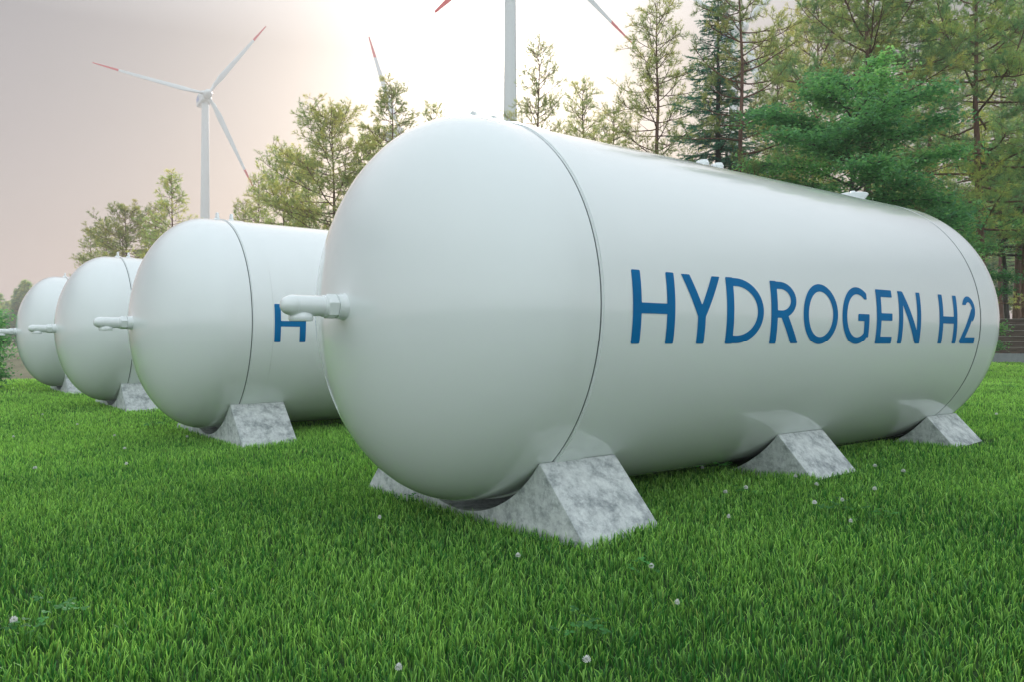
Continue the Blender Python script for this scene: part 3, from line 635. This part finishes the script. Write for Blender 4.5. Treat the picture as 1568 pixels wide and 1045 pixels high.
TREES = [
 (pineA, 138, 352, 62, 'small faded pine at the far left of the tree row, above the third tank', 0.3, 1.0),
 (pineC, 166, 338, 66, 'faint thin pine between the small faded pine and the rounded pale pine', 5.0, 1.1),
 (pineC, 232, 312, 60, 'faint low pine between the rounded pale pine and the turbine tower', 1.3, 1.0),
 (pineC, 402, 268, 48, 'thin pine top just right of the low pine by the turbine blade tip', 3.6, 0.9),
 (pineC, 557, 205, 40, 'airy pine between the full pine and the dense pine at the nearest dome', 0.9, 1.0),
 (pineB, 194, 318, 56, 'rounded pale pine just left of the tower of the fully visible turbine', 1.9, 1.15),
 (pineA, 265, 268, 50, 'pointed pale pine immediately left of the fully visible turbine tower', 4.0, 1.1),
 (pineC, 366, 305, 50, 'low thin pine right of the fully visible turbine tower', 0.8, 1.0),
 (pineB, 432, 234, 44, 'pine just right of the red tip of the lowest turbine blade', 2.6, 0.72),
 (pineA, 474, 262, 42, 'narrow pine behind the crown line of the tank showing a blue H', 5.2, 0.9),
 (pineB, 518, 170, 36, 'full pine leaning over the rounded left end of the nearest tank', 0.2, 1.15),
 (pineA, 603, 130, 33, 'dense pine right in front of the distant single turbine blade', 3.3, 1.1),
 (pineC, 656, 156, 36, 'small thin pine top showing over the dome of the nearest tank', 1.1, 0.8),
 (pineC, 826, 58, 30, 'thin backlit pine just right of the thick turbine tower', 2.2, 0.85),
 (pineC, 900, 128, 34, 'short airy pine between two taller pines above the nearest tank', 4.4, 1.0),
 (pineC, 998, 8, 27, 'tall airy pine with a red trunk under the red-tipped blade on the right', 5.7, 1.05),
 (pineC, 948, 160, 36, 'faint low pine behind the airy pine with the red trunk', 3.0, 1.1),
 (spr, 1100, -25, 22, 'dark blue-green spruce with drooping boughs above the middle of the nearest tank', 0.0, 1.25),
 (pineF, 1134, -170, 20.5, 'slender pine with a bare reddish trunk in front of the dark spruce', 1.6, 0.9),
 (pineC, 1180, 70, 32, 'yellowish pine showing between the slender red trunk and the green maple', 0.5, 0.9),
 (pineD, 1326, -180, 23, 'largest pine, thick red trunk rising behind the green maple', 2.0, 1.0),
 (pineB, 1240, 5, 36, 'pine filling the gap left of the largest pine', 2.9, 1.0),
 (mapA, 1305, 76, 19, 'bright green maple with layered leaves directly behind the nearest tank', 0.9, 1.12),
 (pineD, 1500, -150, 25, 'blue-green spreading pine at the top right corner', 4.2, 1.0),
 (pineC, 1412, 20, 33, 'pine standing between the largest pine and the top right corner pine', 0.6, 1.1),
 (pineE, 1575, 60, 33, 'yellow-green pine at the right edge below the corner pine', 2.2, 1.2),
 (mapC, 1540, 225, 34.5, 'green broadleaf tree at the right edge above the far end of the nearest tank', 2.5, 1.15),
 (mapB, 1440, 300, 21, 'low green broadleaf tree right of the maple, hugging the far end of the nearest tank', 0.4, 0.9),
 (pineE, 1557, -40, 38, 'tall pine with a bare misty trunk behind the wooden fence', 0.2, 1.0),
 (pineE, 1538, 20, 47, 'thinner misty pine trunk left of its taller neighbour behind the fence', 2.7, 0.9),
 (pineE, 1600, -20, 44, 'misty pine behind the fence at the very right edge', 4.7, 0.9),
]
for p, px, ty, dp, lab, rz, wd in TREES: plant_tree(p, px, ty, dp, lab, rz, wd, GP)
# bush at the left edge
bush = make_tree('leafy_bush', broadleaf, LEAF, BARK_GREY, True, H=1.9, seed=51, spread=0.52, per=20, size=0.085, base=0.04, nlimb=30)
gx, gy, gz = at(-27, 19.0); bush.location = (gx, gy, gz); tag(bush, 'dark green leafy bush at the left edge beside the farthest tank', 'bush')

# far woods, one mass of distant conifers (stuff)
def far_wood(name, label, spots, seed, H0, src_kw):
    T, (V, I, C) = pine('w', seed, H=H0, **src_kw); wv = np.array(T.wood.v)
    # the wood of this mass: triangulated bark
    wq = []
    for f in T.wood.f:
        if len(f) == 4: wq += [(f[0], f[1], f[2]), (f[0], f[2], f[3])]
    wq = np.array(wq); AV = []; AI = []; AC = []; n = 0
    for (x, y, s, a, wd) in spots:
        c, s_ = math.cos(a), math.sin(a); M = np.array([[c, -s_, 0], [s_, c, 0], [0, 0, 1]])*np.array([s*wd, s*wd, s])[None]
        M = np.array([[c*s*wd, -s_*s*wd, 0], [s_*s*wd, c*s*wd, 0], [0, 0, s]]); o = np.array([x, y, h1(x, y)])
        AV.append(V@M.T+o); AI.append(I+n); AC.append(C); n += len(V)
        AV.append(wv@M.T+o); AI.append(wq+n); AC.append(np.tile([0.13, 0.07, 0.055], (len(wv), 1))); n += len(wv)
    o = nmesh(name, np.concatenate(AV), m=NEEDLE, tris=np.concatenate(AI), colors=np.concatenate(AC)); tag(o, label, kind='stuff')
rg = random.Random(77)
spots = []
for k in range(48):
    d = rg.uniform(95, 210); px = rg.uniform(1150, 1720); spots.append(((px-784)/1219.6*d, d, rg.uniform(1.1, 1.7), rg.uniform(0, 6.28), rg.uniform(1.0, 1.4)))
far_wood('distant_wood', 'misty pine wood behind the fence on the right', spots, 91, 14.0, dict(cb=0.42, spread=3.0, dens=0.42, per=8, shape='round', pal=PAL_BLUEPINE, r0=0.20, nl=0.42, nw=0.05))
spots = []
for k in range(60):
    d = rg.uniform(190, 240); px = -160+k*8.5+rg.uniform(-8, 8); spots.append(((px-784)/1219.6*d, d, rg.uniform(0.95, 1.35), rg.uniform(0, 6.28), rg.uniform(1.0, 1.5)))
far_wood('distant_treeline', 'faded blue treeline on the left horizon', spots, 92, 12.0, dict(cb=0.06, spread=3.0, dens=0.3, per=4, shape='cone', pal=PAL_BLUEPINE, nl=0.6, nw=0.10))

# ------------------------------------------------------------------ fence on the right
def m_wood():
    m, nt, b = mat('weathered_plank')
    tc = nt.nodes.new('ShaderNodeTexCoord'); mp = nt.nodes.new('ShaderNodeMapping'); mp.inputs['Scale'].default_value = (0.5, 6, 6); nt.links.new(tc.outputs['Object'], mp.inputs[0])
    n = noise(nt, 4, 7, 0.65, vec=mp.outputs[0]); r = ramp(nt, n.outputs[0], [(0.3, (0.05, 0.035, 0.03)), (0.55, (0.12, 0.085, 0.07)), (0.75, (0.22, 0.18, 0.155))])
    nt.links.new(r.outputs[0], b.inputs['Base Color']); b.inputs['Roughness'].default_value = 0.85; bump(nt, b, n.outputs[0], 0.4, 0.01); return m
WOODM = m_wood(); CONC2 = m_plain('grey_plinth_concrete', (0.30, 0.32, 0.33), 0.9); CAPM = m_plain('pale_plank_edge', (0.38, 0.36, 0.33), 0.8)
def fence():
    x0, y0, z0 = at(1490, 32); root = empty('plank_fence', (x0, y0, z0)); tag(root, 'brown horizontal plank fence on a low grey concrete plinth at the right edge', 'fence')
    Lf = 14.0; Geo().box(0, Lf, -0.14, 0.14, -0.3, 0.37).build('plinth', CONC2, root)
    for k in range(6):
        z = 0.40+k*0.235
        p = Geo().box(0, Lf, -0.03, 0.03, z, z+0.205).build('plank', WOODM, root); bevel(p, 0.008, 2)
        Geo().box(0, Lf, -0.045, 0.0, z+0.209, z+0.227).build('batten', CAPM, root)
    for k in range(8):
        p = Geo().box(0.02+k*1.95, 0.12+k*1.95, 0.033, 0.13, 0.36, 1.85).build('post', WOODM, root)
fence()

# ------------------------------------------------------------------ grass
def inside_saddle(s, t):
    bad = np.zeros(len(s), bool)
    for k in range(4):
        tt = t-PITCH*k
        for s0 in (0.05, 2.42, 4.84): bad |= (s > s0-0.005) & (s < s0+0.625) & (np.abs(tt) < 1.235)
    return bad
def grass():
    rng = np.random.default_rng(5); f = 1219.6; Vs = []; Ts = []; Cs = []; nv = 0
    bands = [(1.2, 4.0, 6200, 0.0056, 3), (4.0, 6.5, 5000, 0.0064, 3), (6.5, 10, 2900, 0.0090, 2), (10, 16, 1300, 0.014, 2), (16, 26, 560, 0.022, 1), (26, 42, 170, 0.034, 1)]
    for d0, d1, dens, wid, seg in bands:
        hw = 0.5*1568/f*1.14
        side = 2.6; area = hw*(d1**2-d0**2)+2*side*(d1-d0); n = int(area*dens)
        y = rng.uniform(d0, d1, int(n*1.6)); y = y[rng.uniform(0, hw*d1+side, len(y)) < hw*y+side][:n]; n = len(y); x = rng.uniform(-1, 1, n)*(hw*y+side)
        thin = (np.abs(x) < hw*y+0.5) | (rng.random(n) < 0.6); x, y = x[thin], y[thin]; n = len(x)
        s, t = ab(x, y); keep = ~inside_saddle(s, t) & (t < 22.4+rng.uniform(-.5, .5, n))
        # clumping: thin out by a smooth pattern
        cl = 0.5+0.5*np.sin(x*7.3+2*np.sin(y*3.1))*np.sin(y*8.7+1.7*np.sin(x*4.3)); keep &= rng.uniform(0, 1, n) < 0.72+0.28*cl
        x, y, s, t = x[keep], y[keep], s[keep], t[keep]; n = len(x); z = hgt(x, y)
        patch = 0.5+0.5*np.sin(x*1.9+np.sin(y*1.3)*1.5+0.6)*np.sin(y*1.6+np.sin(x*0.9)*1.2)
        H = (0.030+0.042*rng.random(n)**1.2+0.012*patch)*np.where(rng.random(n) < 0.04, 1.35, 1)
        # keep blades below the belly of each tank
        for k in range(4):
            tt = t-PITCH*k; under = (np.abs(tt) < TR) & (s > -DOME) & (s < TL+DOME)
            dome = np.clip(np.where(s < 0, -s/DOME, np.where(s > TL, (s-TL)/DOME, 0)), 0, 1); r = TR*np.sqrt(1-dome**2)
            zc = P0.z+DZ*k-np.sqrt(np.clip(r**2-tt**2, 0, None)); gap = np.where(under & (np.abs(tt) < r), zc-z, 9)
            H = np.minimum(H, np.clip(gap*0.85, 0.004, None))
        az = rng.uniform(0, 2*np.pi, n); lean = np.abs(rng.normal(0, 0.28, n))+0.05; lx = np.cos(az)*lean; ly = np.sin(az)*lean
        fa = rng.uniform(0, np.pi, n); wx = np.cos(fa)*wid/2*rng.uniform(.7, 1.3, n); wy = np.sin(fa)*wid/2*rng.uniform(.7, 1.3, n)
        lv = {3: [0, 0.4, 0.75], 2: [0, 0.55], 1: [0]}[seg]; ww = {3: [0.75, 1.0, 0.72], 2: [0.85, 0.9], 1: [1.0]}[seg]
        rows = []
        for a, w in zip(lv, ww):
            cx = x+lx*H*a*a; cy = y+ly*H*a*a; cz = z-0.006*(a == 0)+H*a*(1-0.25*lean*a)
            rows.append(np.stack([cx-wx*w, cy-wy*w, cz], 1)); rows.append(np.stack([cx+wx*w, cy+wy*w, cz], 1))
        tip = np.stack([x+lx*H*1.05, y+ly*H*1.05, z+H*(1-0.3*lean)], 1)
        if seg == 3: rows.append(tip-np.stack([wx, wy, 0*wx], 1)*0.22); rows.append(tip+np.stack([wx, wy, 0*wx], 1)*0.22)
        else: rows.append(tip)
        V = np.stack(rows, 1); m = V.shape[1]; b = nv+np.arange(n)*m; T = []
        for k in range(len(lv)-1 if seg != 3 else 3):
            i = 2*k; T.append(np.stack([b+i, b+i+1, b+i+3], 1)); T.append(np.stack([b+i, b+i+3, b+i+2], 1))
        if seg != 3: i = 2*(len(lv)-1); T.append(np.stack([b+i, b+i+1, b+i+2], 1))
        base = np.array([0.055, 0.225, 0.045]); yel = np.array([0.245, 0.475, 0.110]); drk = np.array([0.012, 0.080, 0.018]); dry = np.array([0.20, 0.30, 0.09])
        q = np.clip(rng.normal(0.42, 0.36, n)+0.30*(patch-.5)+0.30*np.clip((y-3.5)/8, 0, 1)-0.08, 0, 1)[:, None]; c = drk*(1-q)+yel*q; c = 0.75*c+0.25*base; dr = rng.random(n) < 0.008; c[dr] = dry  # yellower with distance: backlight on the far grass put into the blade colour
        cc = np.repeat(c[:, None, :], m, 1); lift = np.linspace(0, 1, m)[None, :, None]; cc = cc*(0.70+1.75*lift**2*np.array([1.3, 1.0, 0.9]))  # natural paler tips, exaggerated in colour to mimic lit tips and shaded gaps
        Vs.append(V.reshape(-1, 3)); Cs.append(cc.reshape(-1, 3)); Ts += T; nv += n*m
    V = np.concatenate(Vs); T = np.concatenate(Ts); C = np.concatenate(Cs); print('grass tris', len(T))
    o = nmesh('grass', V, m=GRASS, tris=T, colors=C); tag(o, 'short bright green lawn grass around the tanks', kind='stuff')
grass()

# ------------------------------------------------------------------ white clover flowers and weeds
PETAL = m_plain('white_petals', (0.78, 0.78, 0.76), 0.7); STEM = m_plain('green_stem', (0.06, 0.16, 0.03), 0.6)
WEED = m_leaf('weed_leaves', trans=0.35)
def flower(seed):
    rg = random.Random(seed); root = empty('clover_flower', (0, 0, 0))
    g = Geo(); g.tube([(0, 0, -0.01), (0.006, 0.002, 0.04), (0.003, 0.004, 0.072)], [0.0016, 0.0014, 0.0012], 6); g.build('stem', STEM, root, True)
    V = []; F = []
    c = Vector((0.003, 0.004, 0.078))
    for i in range(46):          # tight globe of small petals
        zf = 1-(i+0.5)/46*1.55; a = i*2.39996; r = math.sqrt(max(0, 1-zf*zf)); n = Vector((r*math.cos(a), r*math.sin(a), zf)); u = n.cross(Vector((0.1, 0.2, 1))).normalized(); w = n.cross(u)
        s = 0.0042*rg.uniform(.8, 1.2); b = c+n*0.005; e = c+n*0.0135*rg.uniform(.85, 1.1); k = len(V)
        V += [b-u*s*.4, b+u*s*.4, e+u*s*.7+w*s*.3, e+n*s*.6, e-u*s*.7+w*s*.3]; F.append((k, k+1, k+2, k+3, k+4))
    Geo().add(V, F).build('flower_head', PETAL, root); return root
f0 = flower(1)
FL = [(898, 1013, 'largest white clover flower, low in the grass near the bottom edge'), (1034, 925, 'white clover flower in open lawn below and right of the largest concrete block'),
      (995, 868, 'white clover flower close under the right corner of the largest concrete block'), (793, 853, 'white clover flower left of the foot of the largest concrete block'),
      (606, 1025, 'white clover flower at the bottom edge left of the centre'), (23, 951, 'white clover flower in the leafy weed at the bottom left corner'),
      (580, 793, 'white clover flower below the left part of the nearest dome'), (1293, 767, 'white clover flower just below the middle concrete saddle, brightest of its cluster'),
      (1340, 750, 'white clover flower right of the brightest one by the middle saddle'), (1246, 770, 'white clover flower left of the brightest one by the middle saddle'),
      (1302, 800, 'pale clover flower lowest of the cluster by the middle saddle'), (1108, 755, 'white clover flower in the grass between the two larger saddles of the nearest tank'),
      (1139, 747, 'tiny clover flower right beside the one between the two larger saddles'), (1114, 793, 'pale clover flower below the pair between the two larger saddles'),
      (1340, 715, 'white clover flower right of the middle saddle, nearest to its corner'), (1382, 723, 'small clover flower farther right of the middle saddle'),
      (1218, 731, 'tiny clover flower touching the foot of the middle saddle'), (1247, 743, 'tiny clover flower just below the foot of the middle saddle'),
      (191, 688, 'white clover flower left of the saddle of the tank with the blue H'), (195, 711, 'white clover flower just below another on the left lawn'),
      (51, 718, 'white clover flower low on the left lawn near the edge'), (286, 670, 'white clover flower right beside the dome foot of the tank with the blue H'),
      (178, 668, 'small clover flower above the pair on the left lawn'), (120, 651, 'small clover flower on the lawn below the third tank'),
      (65, 636, 'faint clover flower on the lawn below the farthest tank'), (22, 670, 'small clover flower at the left edge of the lawn'),
      (1527, 635, 'small clover flower on the right lawn beyond the far saddle'), (1075, 718, 'small clover flower in the shade under the nearest tank')]
rgf = random.Random(9)
for i, (px, py, lab) in enumerate(FL):
    z = CAMZ-(h1(0, 3)+0.07); d = z*1219.6/(py-525.6)
    for _ in range(8):
        x = (px-784)/1219.6*d; gz = h1(x, d); d = (CAMZ-gz-0.075)*1219.6/(py-525.6)
    o = f0 if i == 0 else copy_tree(f0); o.location = (x, d, gz); sc = rgf.uniform(0.75, 1.0)*(1.25 if d > 5 else 1.0); o.scale = (sc*(1.0 if i else 1.1),)*2+(1.0,)
    o.rotation_euler = (rgf.uniform(-.15, .15), rgf.uniform(-.15, .15), rgf.uniform(0, 6.28)); tag(o, lab, 'flower', 'white clover flowers in the lawn')
def weed(seed, n=9, h=0.10, spread=0.10, size=0.016):
    rg = random.Random(seed); root = empty('clover_plant', (0, 0, 0)); g = Geo(); V = []; F = []; C = []
    for i in range(n):
        a = rg.uniform(0, 6.28); r = spread*math.sqrt(rg.random()); hh = h*rg.uniform(.55, 1.1); e = Vector((math.cos(a)*r, math.sin(a)*r, hh)); g.tube([(e.x*.2, e.y*.2, -.01), (e.x*.7, e.y*.7, hh*.6), e], [0.0016, 0.0013, 0.001], 5)
        nn = Vector((rg.uniform(-.35, .35), rg.uniform(-.35, .35), 1)).normalized(); u0 = nn.orthogonal().normalized(); col = rg.uniform(0.7, 1.3)
        for k in range(3):
            d = rot_about(u0, nn, k*2.094+rg.uniform(-.1, .1)); w = nn.cross(d); s = size*rg.uniform(.85, 1.15); b = len(V)
            V += [e, e+d*s*.5+w*s*.5+nn*s*.1, e+d*s*1.05+w*s*.42, e+d*s*1.15-nn*s*.1, e+d*s*1.05-w*s*.42, e+d*s*.5-w*s*.5+nn*s*.1]; F.append(tuple(range(b, b+6))); C += [(0.07*col, 0.25*col, 0.06*col)]*6
    g.build('stem', STEM, root, True); nmesh('leaves', V, F=F, m=WEED, parent=root, colors=np.array(C)); return root
w0 = weed(3); w1 = weed(4, 14, 0.13, 0.13, 0.02); wused = {w0: False, w1: False}
WL = [(w1, 85, 960, 'leafy clover plant at the bottom left corner of the lawn'), (w0, 30, 985, 'clover plant beside the flower at the bottom left corner'),
      (w0, 856, 815, 'small weed growing at the foot of the largest concrete block'), (w0, 625, 775, 'small weed under the left side of the nearest dome'),
      (w1, 1085, 730, 'leafy weed in the shade between the two larger saddles of the nearest tank'), (w0, 1140, 765, 'clover plant in the grass right of the largest concrete block'),
      (w1, 1290, 790, 'clover plant among the flowers below the middle saddle'), (w0, 1190, 722, 'clover plant at the left foot of the middle saddle'),
      (w0, 985, 885, 'clover plant in the lawn below the largest concrete block'), (w1, 890, 985, 'clover plant near the largest clover flower'),
      (w0, 1350, 800, 'clover plant right of the flower cluster by the middle saddle'), (w1, 110, 598, 'weed at the foot of the saddle of the farthest tank'),
      (w1, 240, 660, 'weed on the lawn under the dome of the tank with the blue H'), (w1, 1540, 600, 'leafy weeds on the right lawn before the fence')]
for i, (p, px, py, lab) in enumerate(WL):
    d = 4.0
    for _ in range(10): x = (px-784)/1219.6*d; gz = h1(x, d); d = (CAMZ-gz-0.03)*1219.6/(py-525.6)
    o = p if not wused[p] else copy_tree(p); wused[p] = True; o.location = (x, d, gz); o.rotation_euler = (0, 0, i*1.3); sc = 1.0 if d < 6 else 1.5; o.scale = (sc, sc, sc); tag(o, lab, 'plant', 'clover plants in the lawn')

# ------------------------------------------------------------------ haze
def haze():
    g = Geo().box(-345, 345, -345, 345, -1.6, 175); m = bpy.data.materials.new('haze_air'); m.use_nodes = True; nt = m.node_tree; nt.nodes.clear()
    out = nt.nodes.new('ShaderNodeOutputMaterial'); v = nt.nodes.new('ShaderNodeVolumePrincipled'); v.inputs['Color'].default_value = (0.455, 0.432, 0.445, 1); v.inputs['Density'].default_value = 0.0023; v.inputs['Anisotropy'].default_value = 0.35
    nt.links.new(v.outputs[0], out.inputs['Volume']); o = g.build('haze', m); tag(o, kind='stuff')
haze()
